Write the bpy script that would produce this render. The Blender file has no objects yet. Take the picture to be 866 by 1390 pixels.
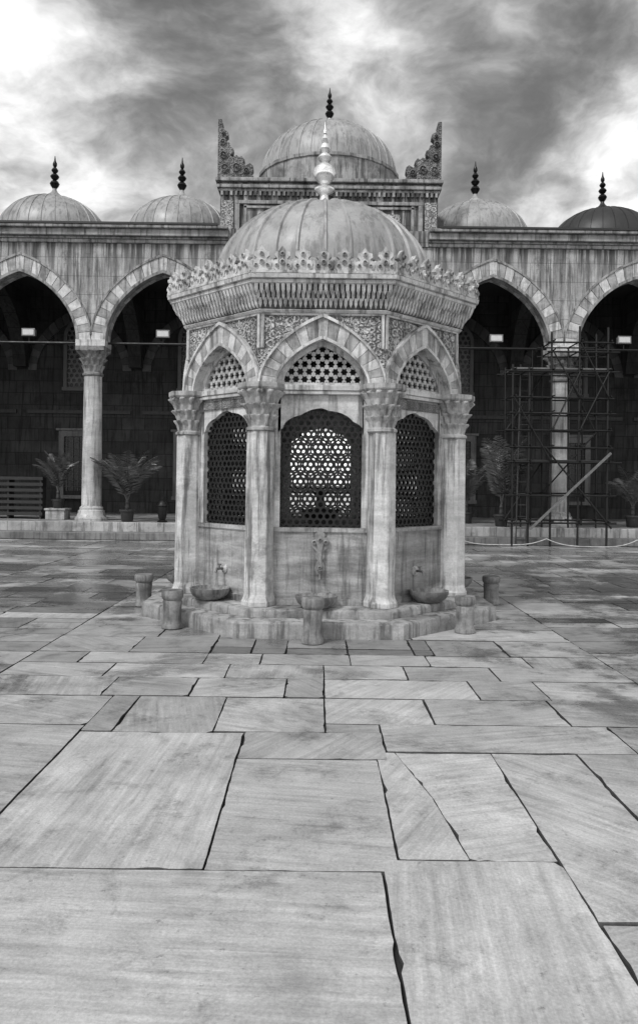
import bpy, math, random
from mathutils import Vector, Matrix
random.seed(7)
R = random.random
def U(a,b): return a+(b-a)*R()
sc = bpy.context.scene
COL = sc.collection
sc.view_settings.view_transform='Standard'
sc.view_settings.look='None'
sc.view_settings.exposure=0

# ------------------------------------------------------------ node helpers
class NT:
    def __init__(s, nt):
        s.nt=nt; s.n=nt.nodes; s.l=nt.links
    def new(s, t, **kw):
        nd=s.n.new(t)
        for k,v in kw.items(): setattr(nd,k,v)
        return nd
    def put(s, sock, v):
        if isinstance(v,bpy.types.NodeSocket): s.l.new(v,sock)
        else: sock.default_value=v
    def math(s,op,a,b=0.0,c=None,clamp=False):
        nd=s.new('ShaderNodeMath',operation=op); nd.use_clamp=clamp
        s.put(nd.inputs[0],a); s.put(nd.inputs[1],b)
        if c is not None: s.put(nd.inputs[2],c)
        return nd.outputs[0]
    def vmath(s,op,a,b=(0,0,0)):
        nd=s.new('ShaderNodeVectorMath',operation=op)
        s.put(nd.inputs[0],a); s.put(nd.inputs[1],b)
        return nd
    def rng(s,v,a,b,c,d,smooth=False):
        nd=s.new('ShaderNodeMapRange'); 
        if smooth: nd.interpolation_type='SMOOTHSTEP'
        s.put(nd.inputs[0],v)
        for i,x in zip((1,2,3,4),(a,b,c,d)): s.put(nd.inputs[i],x)
        return nd.outputs[0]
    def noise(s,vec,scale,detail=5,rough=.55,dist=0):
        nd=s.new('ShaderNodeTexNoise'); s.put(nd.inputs['Vector'],vec)
        nd.inputs['Scale'].default_value=scale; nd.inputs['Detail'].default_value=detail
        nd.inputs['Roughness'].default_value=rough; nd.inputs['Distortion'].default_value=dist
        return nd.outputs['Fac']
    def mapping(s,vec,loc=(0,0,0),rot=(0,0,0),scale=(1,1,1)):
        nd=s.new('ShaderNodeMapping'); s.put(nd.inputs['Vector'],vec)
        nd.inputs['Location'].default_value=loc; nd.inputs['Rotation'].default_value=rot; nd.inputs['Scale'].default_value=scale
        return nd.outputs[0]

def base_mat(name):
    m=bpy.data.materials.new(name); m.use_nodes=True
    t=NT(m.node_tree); p=m.node_tree.nodes['Principled BSDF']
    return m,t,p

def stone(name, lo, hi, vein=0.0, stain=0.0, brick=None, carve=None, rough=.65, bump=.25, grain=.14, nscale=1.6, perobj=True, drip=None):
    m,t,p=base_mat(name)
    tc=t.new('ShaderNodeTexCoord').outputs['Object']
    if perobj:
        oi=t.new('ShaderNodeObjectInfo').outputs['Random']
        off=t.math('MULTIPLY',oi,53.0)
        cx=t.new('ShaderNodeCombineXYZ'); t.put(cx.inputs[0],off); t.put(cx.inputs[1],off)
        v=t.vmath('ADD',tc,cx.outputs[0]).outputs[0]
    else: v=tc
    n1=t.noise(v,nscale,5,.64,.3)
    val=t.rng(n1,.3,.7,lo,hi)
    g=t.noise(v,45,3,.65)
    h=t.math('MULTIPLY',g,.3)
    val=t.math('MULTIPLY',val,t.rng(g,.3,.7,1-grain,1+grain))
    if vein:
        mv=t.mapping(v,rot=(.3,.75,.4),scale=(.8,.8,4.5))
        w=t.noise(mv,2.0,6,.68,.4)
        val=t.math('MULTIPLY',val,t.rng(w,.36,.64,1-vein*.75,1+vein*.25))
    if stain:
        st=t.noise(t.mapping(v,scale=(8,8,.6)),1.2,6,.7)
        val=t.math('MULTIPLY',val,t.rng(st,.47,.64,1.0,1-stain,True))
        st2=t.noise(v,1.3,6,.78)
        val=t.math('MULTIPLY',val,t.rng(st2,.5,.68,1.0,1-stain*.75,True))
    if drip:
        for (zt,ln,am) in drip:
            sp=t.new('ShaderNodeSeparateXYZ'); t.put(sp.inputs[0],tc)
            f=t.rng(sp.outputs[2],zt-ln,zt,0,1)
            dn=t.noise(t.mapping(v,scale=(7,7,.35)),1.0,4,.7)
            k=t.math('MULTIPLY',f,t.rng(dn,.36,.58,0,1,True))
            val=t.math('MULTIPLY',val,t.math('SUBTRACT',1.0,t.math('MULTIPLY',k,am)))
    if brick:
        bw,bh,mort,var=brick
        sp=t.new('ShaderNodeSeparateXYZ'); t.put(sp.inputs[0],tc)
        sx=t.math('ADD',sp.outputs[0],sp.outputs[1])
        cb=t.new('ShaderNodeCombineXYZ'); t.put(cb.inputs[0],sx); t.put(cb.inputs[1],sp.outputs[2])
        b=t.new('ShaderNodeTexBrick'); t.put(b.inputs['Vector'],cb.outputs[0])
        b.inputs['Scale'].default_value=1; b.inputs['Brick Width'].default_value=bw; b.inputs['Row Height'].default_value=bh
        b.inputs['Mortar Size'].default_value=mort; b.inputs['Mortar Smooth'].default_value=.3
        b.offset_frequency=2; b.offset=.37; b.squash=1.35; b.squash_frequency=3
        b.inputs['Color1'].default_value=(1-var,)*3+(1,); b.inputs['Color2'].default_value=(1+var,)*3+(1,)
        b.inputs['Mortar'].default_value=(.45,.45,.45,1)
        bwn=t.new('ShaderNodeRGBToBW'); t.put(bwn.inputs[0],b.outputs['Color'])
        val=t.math('MULTIPLY',val,bwn.outputs[0])
        h=t.math('SUBTRACT',h,t.math('MULTIPLY',b.outputs['Fac'],.8))
    if carve:
        cs,ca=carve
        nz=t.new('ShaderNodeTexNoise'); t.put(nz.inputs['Vector'],v); nz.inputs['Scale'].default_value=cs*.9; nz.inputs['Detail'].default_value=1
        sc1=t.vmath('SCALE',nz.outputs['Color']); sc1.inputs['Scale'].default_value=.5/cs
        wv=t.vmath('ADD',v,sc1.outputs[0]).outputs[0]
        vo=t.new('ShaderNodeTexVoronoi'); t.put(vo.inputs['Vector'],wv); vo.inputs['Scale'].default_value=cs; vo.inputs['Randomness'].default_value=.45
        ring=t.math('SINE',t.math('MULTIPLY',vo.outputs['Distance'],17.0))
        ring=t.rng(ring,-.7,.5,0,1,True)
        w=t.new('ShaderNodeTexVoronoi',feature='DISTANCE_TO_EDGE'); t.put(w.inputs['Vector'],wv); w.inputs['Scale'].default_value=cs*2.4
        e2=t.rng(w.outputs['Distance'],.02,.2,0,1,True)
        ee=t.math('ADD',t.math('MULTIPLY',ring,.6),t.math('MULTIPLY',e2,.4))
        val=t.math('MULTIPLY',val,t.rng(ee,.1,.8,1-ca,1.08))  # shade in the carved recesses is put into the colour
        h=t.math('ADD',h,t.math('MULTIPLY',ee,1.6))
    c=t.new('ShaderNodeCombineColor')
    for i in range(3): t.put(c.inputs[i],val)
    t.put(p.inputs['Base Color'],c.outputs[0])
    t.put(p.inputs['Roughness'],t.rng(n1,.3,.7,rough-.1,min(1,rough+.12)))
    bp=t.new('ShaderNodeBump'); bp.inputs['Strength'].default_value=bump; bp.inputs['Distance'].default_value=.02
    t.put(bp.inputs['Height'],h); t.put(p.inputs['Normal'],bp.outputs[0])
    return m

def simple(name,v,rough=.5,metal=0.0,var=.3,scale=9,bump=.1):
    m,t,p=base_mat(name)
    tc=t.new('ShaderNodeTexCoord').outputs['Object']
    n=t.noise(tc,scale,3,.6)
    val=t.rng(n,.3,.7,v*(1-var),v*(1+var))
    c=t.new('ShaderNodeCombineColor')
    for i in range(3): t.put(c.inputs[i],val)
    t.put(p.inputs['Base Color'],c.outputs[0]); p.inputs['Metallic'].default_value=metal
    t.put(p.inputs['Roughness'],t.rng(n,.3,.7,rough-.08,rough+.1))
    bp=t.new('ShaderNodeBump'); bp.inputs['Strength'].default_value=bump; bp.inputs['Distance'].default_value=.01
    t.put(bp.inputs['Height'],n); t.put(p.inputs['Normal'],bp.outputs[0])
    return m

M_marble=stone('marble_pilaster',.36,.66,vein=.3,stain=.68,rough=.42,bump=.2,nscale=2.2)
M_panel=stone('marble_panel',.19,.42,vein=.6,stain=.6,rough=.42,bump=.15,nscale=1.4)
M_carve=stone('carved_marble',.38,.66,stain=.6,carve=(11,.72),rough=.7,bump=1.0,nscale=2.5)
M_carvesm=stone('carved_marble_fine',.26,.44,stain=.55,carve=(26,.6),rough=.7,bump=.8)
M_cap=stone('capital_marble',.20,.46,stain=.7,rough=.65,bump=.4,nscale=6)
M_tracery=stone('tracery_marble',.30,.48,stain=.4,rough=.65,bump=.4,nscale=5)
M_vA=stone('voussoir_pale',.40,.64,stain=.6,rough=.6,nscale=4,vein=.2)
M_vB=stone('voussoir_grey',.20,.44,stain=.6,vein=.3,rough=.6,nscale=4)
M_step=stone('step_stone',.15,.40,vein=.3,stain=.65,rough=.5,bump=.45,nscale=2.5)
M_facade=stone('facade_ashlar',.24,.52,stain=.66,brick=(1.25,.52,.008,.09),rough=.75,bump=.35,perobj=False,nscale=1.3,drip=[(8.25,2.0,.88)])
M_back=stone('shaded_gallery_ashlar',.022,.058,stain=.6,brick=(.8,.42,.014,.28),rough=.9,bump=.4,perobj=False)  # dim gallery shade put into the stone's base colour
M_ceil=stone('shaded_gallery_plaster',.018,.036,stain=.3,rough=.95,perobj=False)  # near-black base colour carries the interior shade
M_cornice=stone('cornice_stone',.11,.40,stain=.72,rough=.75,bump=.4,nscale=2.5)
M_carvedk=stone('weathered_carving',.08,.3,stain=.5,carve=(7,.6),rough=.8,bump=.9)
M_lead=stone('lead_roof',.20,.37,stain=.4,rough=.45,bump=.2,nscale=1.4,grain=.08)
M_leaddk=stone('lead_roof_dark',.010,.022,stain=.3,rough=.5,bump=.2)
M_iron=simple('black_iron',.008,.5,.3)
M_black=simple('black_finial',.008,.35,.6)
M_silver=simple('pale_gilt_metal',.82,.25,.7,var=.1)
M_pale=simple('glass_reflection_pale',.50,.3,0,var=.08)  # sky reflection on the lens painted as an even pale grey
M_pot=simple('dark_pot',.02,.5)
M_leaf=simple('palm_leaf',.08,.4,0,var=.5,scale=4)
M_wood=simple('dark_wood',.02,.6,0,var=.5,scale=6)
M_plank=simple('grey_plank',.12,.7,0,var=.3)
M_rope=simple('white_rope',.45,.8)
M_colgrey=stone('grey_column_marble',.34,.60,vein=.25,stain=.55,rough=.4)
M_stool=stone('worn_stool_stone',.09,.28,stain=.55,rough=.6,bump=.5,nscale=5)
M_lattice=stone('plaster_lattice',.10,.17,rough=.8)
M_dark=simple('dark_glass',.006,.3)

# ------------------------------------------------------------ mesh builder
class MB:
    def __init__(s): s.v=[]; s.f=[]; s.m=[]
    def add(s,vs,fs,m=0):
        o=len(s.v); s.v+= [tuple(x) for x in vs]
        for f in fs: s.f.append([i+o for i in f]); s.m.append(m)
    def box(s,x0,x1,y0,y1,z0,z1,m=0):
        vs=[(x,y,z) for z in (z0,z1) for y in (y0,y1) for x in (x0,x1)]
        s.add(vs,[(0,2,3,1),(4,5,7,6),(0,1,5,4),(2,6,7,3),(0,4,6,2),(1,3,7,5)],m)
    def prism(s,poly,y0,y1,m=0):
        n=len(poly)
        vs=[(x,y0,z) for x,z in poly]+[(x,y1,z) for x,z in poly]
        fs=[list(range(n)),list(range(2*n-1,n-1,-1))]
        for i in range(n):
            j=(i+1)%n; fs.append((i,i+n,j+n,j))
        s.add(vs,fs,m)
    def loft(s,rings,m=0):
        n=len(rings[0]); vs=[p for r in rings for p in r]; fs=[]
        for k in range(len(rings)-1):
            for i in range(n):
                j=(i+1)%n; fs.append((k*n+i,k*n+j,(k+1)*n+j,(k+1)*n+i))
        fs.append(list(range(n-1,-1,-1))); fs.append([(len(rings)-1)*n+i for i in range(n)])
        s.add(vs,fs,m)
    def lathe(s,prof,seg=24,c=(0,0,0),m=0,ang0=0,cap=True):
        vs=[]; fs=[]
        for pr in prof:
            r,z=pr[0],pr[1]
            mod=pr[2] if len(pr)>2 else None
            for i in range(seg):
                a=ang0+2*math.pi*i/seg
                rr=r*(1+(mod[1]*math.cos(mod[0]*(a-ang0)+mod[2]) if mod else 0))
                vs.append((c[0]+rr*math.cos(a),c[1]+rr*math.sin(a),c[2]+z))
        for k in range(len(prof)-1):
            for i in range(seg):
                j=(i+1)%seg
                fs.append((k*seg+i,k*seg+j,(k+1)*seg+j,(k+1)*seg+i))
        if cap:
            fs.append(list(range(seg-1,-1,-1)))
            fs.append([ (len(prof)-1)*seg+i for i in range(seg)])
        s.add(vs,fs,m)
    def tube(s,p,q,r,seg=8,m=0,r2=None):
        p=Vector(p); q=Vector(q); d=(q-p); L=d.length
        if L<1e-6: return
        rot=d.to_track_quat('Z','Y').to_matrix()
        r2=r if r2 is None else r2
        vs=[]
        for rr,z in ((r,0),(r2,L)):
            for i in range(seg):
                a=2*math.pi*i/seg
                vs.append(p+rot@Vector((rr*math.cos(a),rr*math.sin(a),z)))
        fs=[(i,(i+1)%seg,seg+(i+1)%seg,seg+i) for i in range(seg)]
        fs.append(list(range(seg-1,-1,-1))); fs.append(list(range(seg,2*seg)))
        s.add(vs,fs,m)
    def xform(s,M,start=0):
        for i in range(start,len(s.v)): s.v[i]=tuple(M@Vector(s.v[i]))
    def mesh(s,name,mats,smooth=None):
        me=bpy.data.meshes.new(name); me.from_pydata(s.v,[],s.f)
        for m in mats: me.materials.append(m)
        me.polygons.foreach_set('material_index',s.m)
        me.update(); 
        if smooth is not None:
            me.polygons.foreach_set('use_smooth',[True]*len(s.f))
            try: me.set_sharp_from_angle(angle=math.radians(smooth))
            except Exception: pass
        return me
def obj(name,mb,mats,parent=None,loc=(0,0,0),rz=0,smooth=None,bevel=0):
    me = mb if isinstance(mb,bpy.types.Mesh) else mb.mesh(name,mats if isinstance(mats,(list,tuple)) else [mats],smooth)
    o=bpy.data.objects.new(name,me); COL.objects.link(o)
    o.location=loc; o.rotation_euler=(0,0,rz)
    if parent: o.parent=parent
    if bevel:
        b=o.modifiers.new('bevel','BEVEL'); b.width=bevel; b.segments=2; b.limit_method='ANGLE'; b.angle_limit=math.radians(40)
    return o
def empty(name,loc,label,cat,group=None,rz=0):
    o=bpy.data.objects.new(name,None); COL.objects.link(o); o.location=loc; o.rotation_euler=(0,0,rz)
    o['label']=label; o['category']=cat
    if group: o['group']=group
    return o

def arch_pts(hw,rise,zs,k=.25,n=36,lobes=0,lobed=.08):
    out=[]
    for i in range(n+1):
        th=math.pi*i/n
        f=1.0
        if lobes: f=1-lobed*(1-abs(math.sin(lobes*th)))
        c=math.cos(th)
        out.append((hw*c*f, zs+rise*((1-k)*math.sin(th)+k*(1-abs(c)))*f))
    return out
def arch_wall(mb,half,zs,zt,pts,y0,y1,m=0,xc=0):
    hw=pts[0][0]
    for sgn in (1,-1):
        a,b=sorted((sgn*hw,sgn*half)); mb.box(xc+a,xc+b,y0,y1,zs,zt,m)
    for i in range(len(pts)-1):
        (xa,za),(xb,zb)=pts[i],pts[i+1]
        vs=[(xc+xa,y0,za),(xc+xb,y0,zb),(xc+xb,y0,zt),(xc+xa,y0,zt),(xc+xa,y1,za),(xc+xb,y1,zb),(xc+xb,y1,zt),(xc+xa,y1,zt)]
        mb.add(vs,[(0,3,2,1),(4,5,6,7),(0,1,5,4),(3,7,6,2)],m)
def voussoirs(mb,ihw,irise,ohw,orise,zs,y0,y1,n=19,k=.25,xc=0,gap=.004):
    def P(hw,rise,th):
        c=math.cos(th); return (xc+hw*c, zs+rise*((1-k)*math.sin(th)+k*(1-abs(c))))
    for i in range(n):
        a=math.pi*i/n+gap; b=math.pi*(i+1)/n-gap
        ts=[a+(b-a)*j/3 for j in range(4)]
        if a<math.pi/2<b: ts=sorted(ts+[math.pi/2])
        poly=[P(ihw,irise,t) for t in ts]+[P(ohw,orise,t) for t in reversed(ts)]
        mb.prism(poly,y0,y1,i%2)
def hexgrid(mb,inside,a,hole,y0,y1,x0,x1,z0,z1,m=0,flower=0):
    rad=a/math.sqrt(3); dz=1.5*rad; row=0; z=z0
    while z<=z1:
        x=x0+(a/2 if row%2 else 0)
        while x<=x1:
            if inside(x,z):
                o=[];h=[]
                for i in range(12):
                    t=math.pi/6*i+math.pi/2
                    rr=rad if i%2==0 else a/2
                    o.append((x+rr*math.cos(t),z+rr*math.sin(t)))
                    hr=hole*(1+flower*math.cos(6*t)) 
                    h.append((x+hr*math.cos(t),z+hr*math.sin(t)))
                vs=[(p[0],y,p[1]) for y in (y0,y1) for lst in (o,h) for p in lst]
                fs=[]
                for i in range(12):
                    j=(i+1)%12
                    fs+= [(i,12+i,12+j,j),(24+i,24+j,36+j,36+i),(12+i,36+i,36+j,12+j)]
                mb.add(vs,fs,m)
            x+=a
        z+=dz; row+=1
def octring(mb,prof,m=0,cap=True):
    mb.lathe([(ap/math.cos(math.pi/8),z) for ap,z in prof],8,ang0=math.pi/8,m=m,cap=cap)

# ------------------------------------------------------------ camera
cam=bpy.data.cameras.new('camera'); co=bpy.data.objects.new('camera',cam); COL.objects.link(co)
cam.sensor_fit='HORIZONTAL'; cam.sensor_width=24; cam.lens=24*1040/866; cam.shift_y=-40/866
cam.clip_end=2000; co.location=(0,0,1.6); co.rotation_euler=(math.radians(90),math.radians(-.75),0)
sc.camera=co

# ------------------------------------------------------------ world
w=bpy.data.worlds.new('World'); sc.world=w; w.use_nodes=True
t=NT(w.node_tree); t.n.clear()
SUN_EL,SUN_AZ=50,218
sky=t.new('ShaderNodeTexSky',sky_type='NISHITA'); sky.sun_disc=False
sky.sun_elevation=math.radians(SUN_EL); sky.sun_rotation=math.radians(SUN_AZ)
bwn=t.new('ShaderNodeRGBToBW'); t.put(bwn.inputs[0],sky.outputs[0])
bg1=t.new('ShaderNodeBackground'); t.put(bg1.inputs[0],bwn.outputs[0]); bg1.inputs[1].default_value=.05
d=t.new('ShaderNodeTexCoord').outputs['Generated']
sp=t.new('ShaderNodeSeparateXYZ'); t.put(sp.inputs[0],d)
zz=t.math('ADD',t.math('MAXIMUM',sp.outputs[2],0.0),.34)
cc=t.new('ShaderNodeCombineXYZ'); t.put(cc.inputs[0],t.math('DIVIDE',sp.outputs[0],zz)); t.put(cc.inputs[1],t.math('DIVIDE',sp.outputs[1],zz))
cv=cc.outputs[0]
nz=t.new('ShaderNodeTexNoise'); t.put(nz.inputs['Vector'],cv); nz.inputs['Scale'].default_value=2.6; nz.inputs['Detail'].default_value=5
wv=t.vmath('SUBTRACT',nz.outputs['Color'],(.5,.5,.5)); ws=t.vmath('SCALE',wv.outputs[0]); ws.inputs['Scale'].default_value=.26
cvw=t.vmath('ADD',cv,ws.outputs[0]).outputs[0]
n1=t.noise(cvw,2.5,8,.55,.0)
n2=t.noise(t.mapping(cvw,loc=(3.3,1.7,0)),6.5,7,.6,.0)
dw=t.vmath('ADD',d,ws.outputs[0]).outputs[0]
val=t.math('ADD',t.math('MULTIPLY',t.math('SUBTRACT',n1,.5),2.4),t.math('MULTIPLY',t.math('SUBTRACT',n2,.5),1.3))
val=t.math('ADD',val,.42)
blobs=[((-420,1040,660),.11,.38),((20,1040,610),.11,.36),((-400,1040,460),.17,.14),((-170,1040,560),.17,-.24),((140,1040,545),.12,-.16),((300,1040,480),.17,-.18),
       ((430,1040,600),.14,-.08),((300,1040,640),.12,.14),((-250,1040,370),.15,.22),((330,1040,365),.14,.25),((-60,1040,480),.09,.08)]
for (px,py,pz),rad,wt in blobs:
    c=Vector((px,py,pz)).normalized()
    ds=t.vmath('DISTANCE',dw,tuple(c)).outputs['Value']
    val=t.math('ADD',val,t.rng(ds,0,rad*1.5,wt,0,True))
val=t.math('ADD',val,t.rng(sp.outputs[2],.0,.36,.30,0,True))
val=t.rng(val,-.35,1.25,0,1,True)
val=t.math('ADD',t.math('MULTIPLY',t.math('POWER',val,1.95),1.26),.06)
val=t.math('MULTIPLY',val,t.rng(sp.outputs[1],-.5,.35,2.0,1.0,True))
cl=t.new('ShaderNodeCombineColor')
for i in range(3): t.put(cl.inputs[i],val)
bg2=t.new('ShaderNodeBackground'); t.put(bg2.inputs[0],cl.outputs[0]); bg2.inputs[1].default_value=1.0
ad=t.new('ShaderNodeAddShader'); t.l.new(bg1.outputs[0],ad.inputs[0]); t.l.new(bg2.outputs[0],ad.inputs[1])
out=t.new('ShaderNodeOutputWorld'); t.l.new(ad.outputs[0],out.inputs[0])
sl=bpy.data.lights.new('sun','SUN'); sl.energy=2.6; sl.angle=math.radians(12); sl.color=(1,1,1)
so=bpy.data.objects.new('sun',sl); COL.objects.link(so)
az=math.radians(SUN_AZ); el=math.radians(SUN_EL)
dirs=Vector((math.sin(az)*math.cos(el),math.cos(az)*math.cos(el),math.sin(el)))
so.rotation_euler=dirs.to_track_quat('Z','Y').to_euler()

# ------------------------------------------------------------ ground
g=MB(); g.add([(-400,-400,-.02),(400,-400,-.02),(400,400,-.02),(-400,400,-.02)],[(0,1,2,3)])
gm=stone('joint_dirt',.010,.025,rough=.9,bump=.5,perobj=False)
go=obj('ground',g,gm); go['kind']='structure'; go['label']='dark earth and mortar beneath the courtyard paving'; go['category']='ground'

pv=[];pf=[];pt=[];puv=[]
def slab_poly(P,tone=None,gap=.0065):
    cx=sum(p[0] for p in P)/len(P); cy=sum(p[1] for p in P)/len(P)
    n=len(P); pts=[]
    ins=[]
    for i in range(n):
        a=Vector(P[i-1]);b=Vector(P[i]);c=Vector(P[(i+1)%n])
        d1=(b-a).normalized(); d2=(c-b).normalized()
        n1=Vector((-d1.y,d1.x)); n2=Vector((-d2.y,d2.x))
        mm=(n1+n2); mm/=max(.3,(1+n1.dot(n2)))
        ins.append(b+mm*(gap*U(.55,1.35)))
    for i in range(n):
        a=ins[i]; b=ins[(i+1)%n]; dd=b-a; L=dd.length; dn=dd.normalized() if L>0 else dd
        nn=Vector((-dn.y,dn.x)); ch=U(.008,.045) if R()<.4 else .004
        ch=min(ch,L*.2); k=max(1,min(30,int(L/.045)))
        off=0; chip=0
        for j in range(k+1):
            s=ch+(L-2*ch)*j/k
            off=off*.75+U(-.0018,.0021)
            if chip>0: chip-=1; e=U(.004,.014)
            else:
                e=0
                if R()<.04: chip=random.randint(1,3); e=.004
            pts.append(a+dn*s+nn*((max(off,-.003)+e) if 0<j<k else 0))
    z0=U(-.003,.003); tx=U(-.003,.003); ty=U(-.003,.003)
    o=len(pv); m=len(pts)
    ang=U(0,6.28) if R()<.4 else U(-.6,.6); ca,sa=math.cos(ang),math.sin(ang); ox,oy=U(-50,50),U(-50,50)
    tn=tone if tone is not None else U(.72,1.12)
    def uv(p): return (ca*(p.x-cx)-sa*(p.y-cy)+ox, sa*(p.x-cx)+ca*(p.y-cy)+oy)
    for p in pts: pv.append((p.x,p.y,z0+tx*(p.x-cx)+ty*(p.y-cy)))
    for p in pts: pv.append((p.x,p.y,-.03))
    pf.append(list(range(o,o+m))); puv.append([uv(p) for p in pts]); pt.append(tn)
    for i in range(m):
        j=(i+1)%m
        pf.append([o+i,o+m+i,o+m+j,o+j]); pt.append(tn*.25)
        puv.append([uv(pts[i]),uv(pts[i]),uv(pts[j]),uv(pts[j])])
def slab(x0,x1,y0,y1,tone=None,gap=.0065):
    slab_poly([(x0,y0),(x1,y0),(x1,y1),(x0,y1)],tone,gap)
FC=(0.02,9.9)
def inside_plinth(x0,x1,y0,y1):
    for x in (x0,x1):
        for y in (y0,y1):
            dx,dy=abs(x-FC[0]),abs(y-FC[1])
            if max(dx,dy,(dx+dy)/math.sqrt(2))>2.0: return False
    return True
slab(-1.95,.285,1.75,3.15,1.0); slab(.285,1.05,1.75,3.26,1.06); slab(1.05,2.6,1.75,2.8,.9); slab(-2.6,-1.95,1.75,3.15)
slab(-2.6,.0,.5,1.75); slab(0,2.6,.5,1.75)
slab(-.455,.36,3.15,4.42,.93)
slab_poly([(.36,3.26),(.665,3.26),(.60,3.9),(.47,4.55),(.36,4.55)],1.05,.003)
slab_poly([(.665,3.26),(1.04,3.26),(1.04,4.55),(.47,4.55),(.60,3.9)],1.08,.003)
slab(1.04,1.55,2.8,4.56,1.0); slab(1.55,2.6,2.8,4.56,.86)
slab(-1.5,-.455,3.15,4.87,1.02); slab(-2.6,-1.5,3.15,5.0,.90)
slab(-.455,.42,4.42,4.9,.82)
slab(.42,1.93,4.56,5.08,.90); slab(1.93,2.6,4.56,5.08,.75)
slab(-.66,.06,4.9,5.68,.95); slab(.06,.42,4.9,5.08,.75); slab(.06,.79,5.08,5.68,1.02); slab(.79,1.70,5.08,5.68,.86); slab(1.70,2.6,5.08,5.68,.8)
slab(-1.3,-.66,4.87,5.68,.80); slab(-1.5,-1.3,4.87,5.68,.7);slab(-2.6,-1.5,5.0,5.68,.92)
slab(-2.6,-1.6,5.68,6.23,.95); slab(-1.6,-.95,5.68,6.23,.8); slab(-.95,-.24,5.68,6.23,.93); slab(-.24,.06,5.68,6.23,.75); slab(.06,1.22,5.68,6.23,1.03); slab(1.22,1.75,5.68,6.23,.8); slab(1.75,2.6,5.68,6.23,.95)
for (xa,xb,ya,yb,tn) in [(-2.6,-1.75,6.23,6.7,.9),(-1.75,-.75,6.23,6.7,1.05),(-.75,.06,6.23,6.7,.9),(.06,.75,6.23,6.7,.95),(.75,1.5,6.23,6.7,.75),(1.5,2.6,6.23,6.7,.9),
    (-2.6,-2.1,6.7,7.12,.7),(-2.1,-1.0,6.7,7.12,.98),(-1.0,-.5,6.7,7.12,.85),(-.5,.3,6.7,7.12,.75),(.3,1.0,6.7,7.12,.9),(1.0,1.9,6.7,7.12,1.0),(1.9,2.6,6.7,7.12,.8)]:
    slab(xa,xb,ya,yb,tn)
x=-1.0
while x<1.0:
    wdt=U(.3,.7); xe=min(1.1,x+wdt)
    if 1.1-xe<.15: xe=1.1
    ym=7.38+U(-.03,.05)
    slab(x,xe,7.12,ym,U(.28,.5),.010); slab(x,xe,ym,7.82,U(.4,.7),.008); x=xe
slab(-2.6,-1.75,7.12,7.82,.8); slab(-1.75,-1.0,7.12,7.82,.65); slab(1.1,1.8,7.12,7.82,.7); slab(1.8,2.6,7.12,7.82,.85)
def fill(x0,x1,y0,y1):
    y=y0
    while y<y1-.01:
        hgt=U(.36,.8); ye=y+hgt
        if y1-ye<.3: ye=y1
        x=x0+0; 
        while x<x1-.01:
            wd=U(.6,1.75); xe=x+wd
            if x1-xe<.45: xe=x1
            if not inside_plinth(x,xe,y,ye):
                if R()<.22 and ye-y>.5:
                    ym=y+(ye-y)*U(.4,.6); slab(x,xe,y,ym,U(.42,1.05)); slab(x,xe,ym,ye,U(.42,1.05))
                else: slab(x,xe,y,ye,U(.46,1.1))
            x=xe
        y=ye
fill(-2.6,2.6,7.82,20.3)
fill(-5.1,-2.6,.5,20.3); fill(2.6,5.4,.5,20.3); fill(-8.6,-5.1,.5,20.3); fill(5.4,8.8,.5,20.3); fill(-16,-8.6,.5,20.3); fill(8.8,16,.5,20.3)
fill(-6,6,-5,.5)
me=bpy.data.meshes.new('courtyard_paving'); me.from_pydata(pv,[],pf)
uvl=me.uv_layers.new(name='UVMap'); at=me.attributes.new('tone','FLOAT','FACE')
flat=[c for f in puv for q in f for c in q]; uvl.data.foreach_set('uv',flat); at.data.foreach_set('value',pt)
pm,t,p=base_mat('marble_paving')
uv=t.new('ShaderNodeTexCoord').outputs['UV']; ob=t.new('ShaderNodeTexCoord').outputs['Object']
tone=t.new('ShaderNodeAttribute',attribute_name='tone').outputs['Fac']
n1=t.noise(uv,1.8,7,.72,.2)
v=t.rng(n1,.3,.7,.27,.46)
st=t.noise(t.mapping(uv,rot=(0,0,.35),scale=(.9,16,1)),1.5,7,.72,.12)
v=t.math('MULTIPLY',v,t.rng(st,.3,.7,.72,1.2))
st2=t.noise(t.mapping(uv,rot=(0,0,.5),scale=(.6,7.5,1)),1.1,6,.68,.3)
v=t.math('MULTIPLY',v,t.rng(st2,.57,.68,1.0,.74,True))
gr=t.noise(ob,75,4,.75); v=t.math('MULTIPLY',v,t.rng(gr,.3,.7,.78,1.18))
sd=t.noise(ob,2.2,7,.82,.2); v=t.math('MULTIPLY',v,t.rng(sd,.5,.70,1.0,.52,True))
sp2=t.noise(ob,15,5,.8); v=t.math('MULTIPLY',v,t.rng(sp2,.58,.72,1.0,.5,True))
v=t.math('MULTIPLY',v,tone)
so_=t.new('ShaderNodeSeparateXYZ'); t.put(so_.inputs[0],ob)
far=t.rng(so_.outputs[1],4.0,11.0,-.07,.06)
wet=t.math('ADD',t.noise(ob,.6,6,.68,.3),far); wf=t.rng(wet,.47,.60,0,1,True)
v=t.math('MULTIPLY',v,t.rng(wf,0,1,1.12,.60))
c=t.new('ShaderNodeCombineColor')
for i in range(3): t.put(c.inputs[i],v)
t.put(p.inputs['Base Color'],c.outputs[0])
t.put(p.inputs['Roughness'],t.math('ADD',t.rng(wf,0,1,.44,.13),t.rng(n1,.3,.7,-.04,.07)))
hh=t.math('ADD',t.math('MULTIPLY',gr,.22),t.math('ADD',t.math('MULTIPLY',t.noise(ob,5,4,.6),1.1),t.math('MULTIPLY',sp2,.3)))
bp=t.new('ShaderNodeBump'); bp.inputs['Strength'].default_value=.4; bp.inputs['Distance'].default_value=.012
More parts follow.
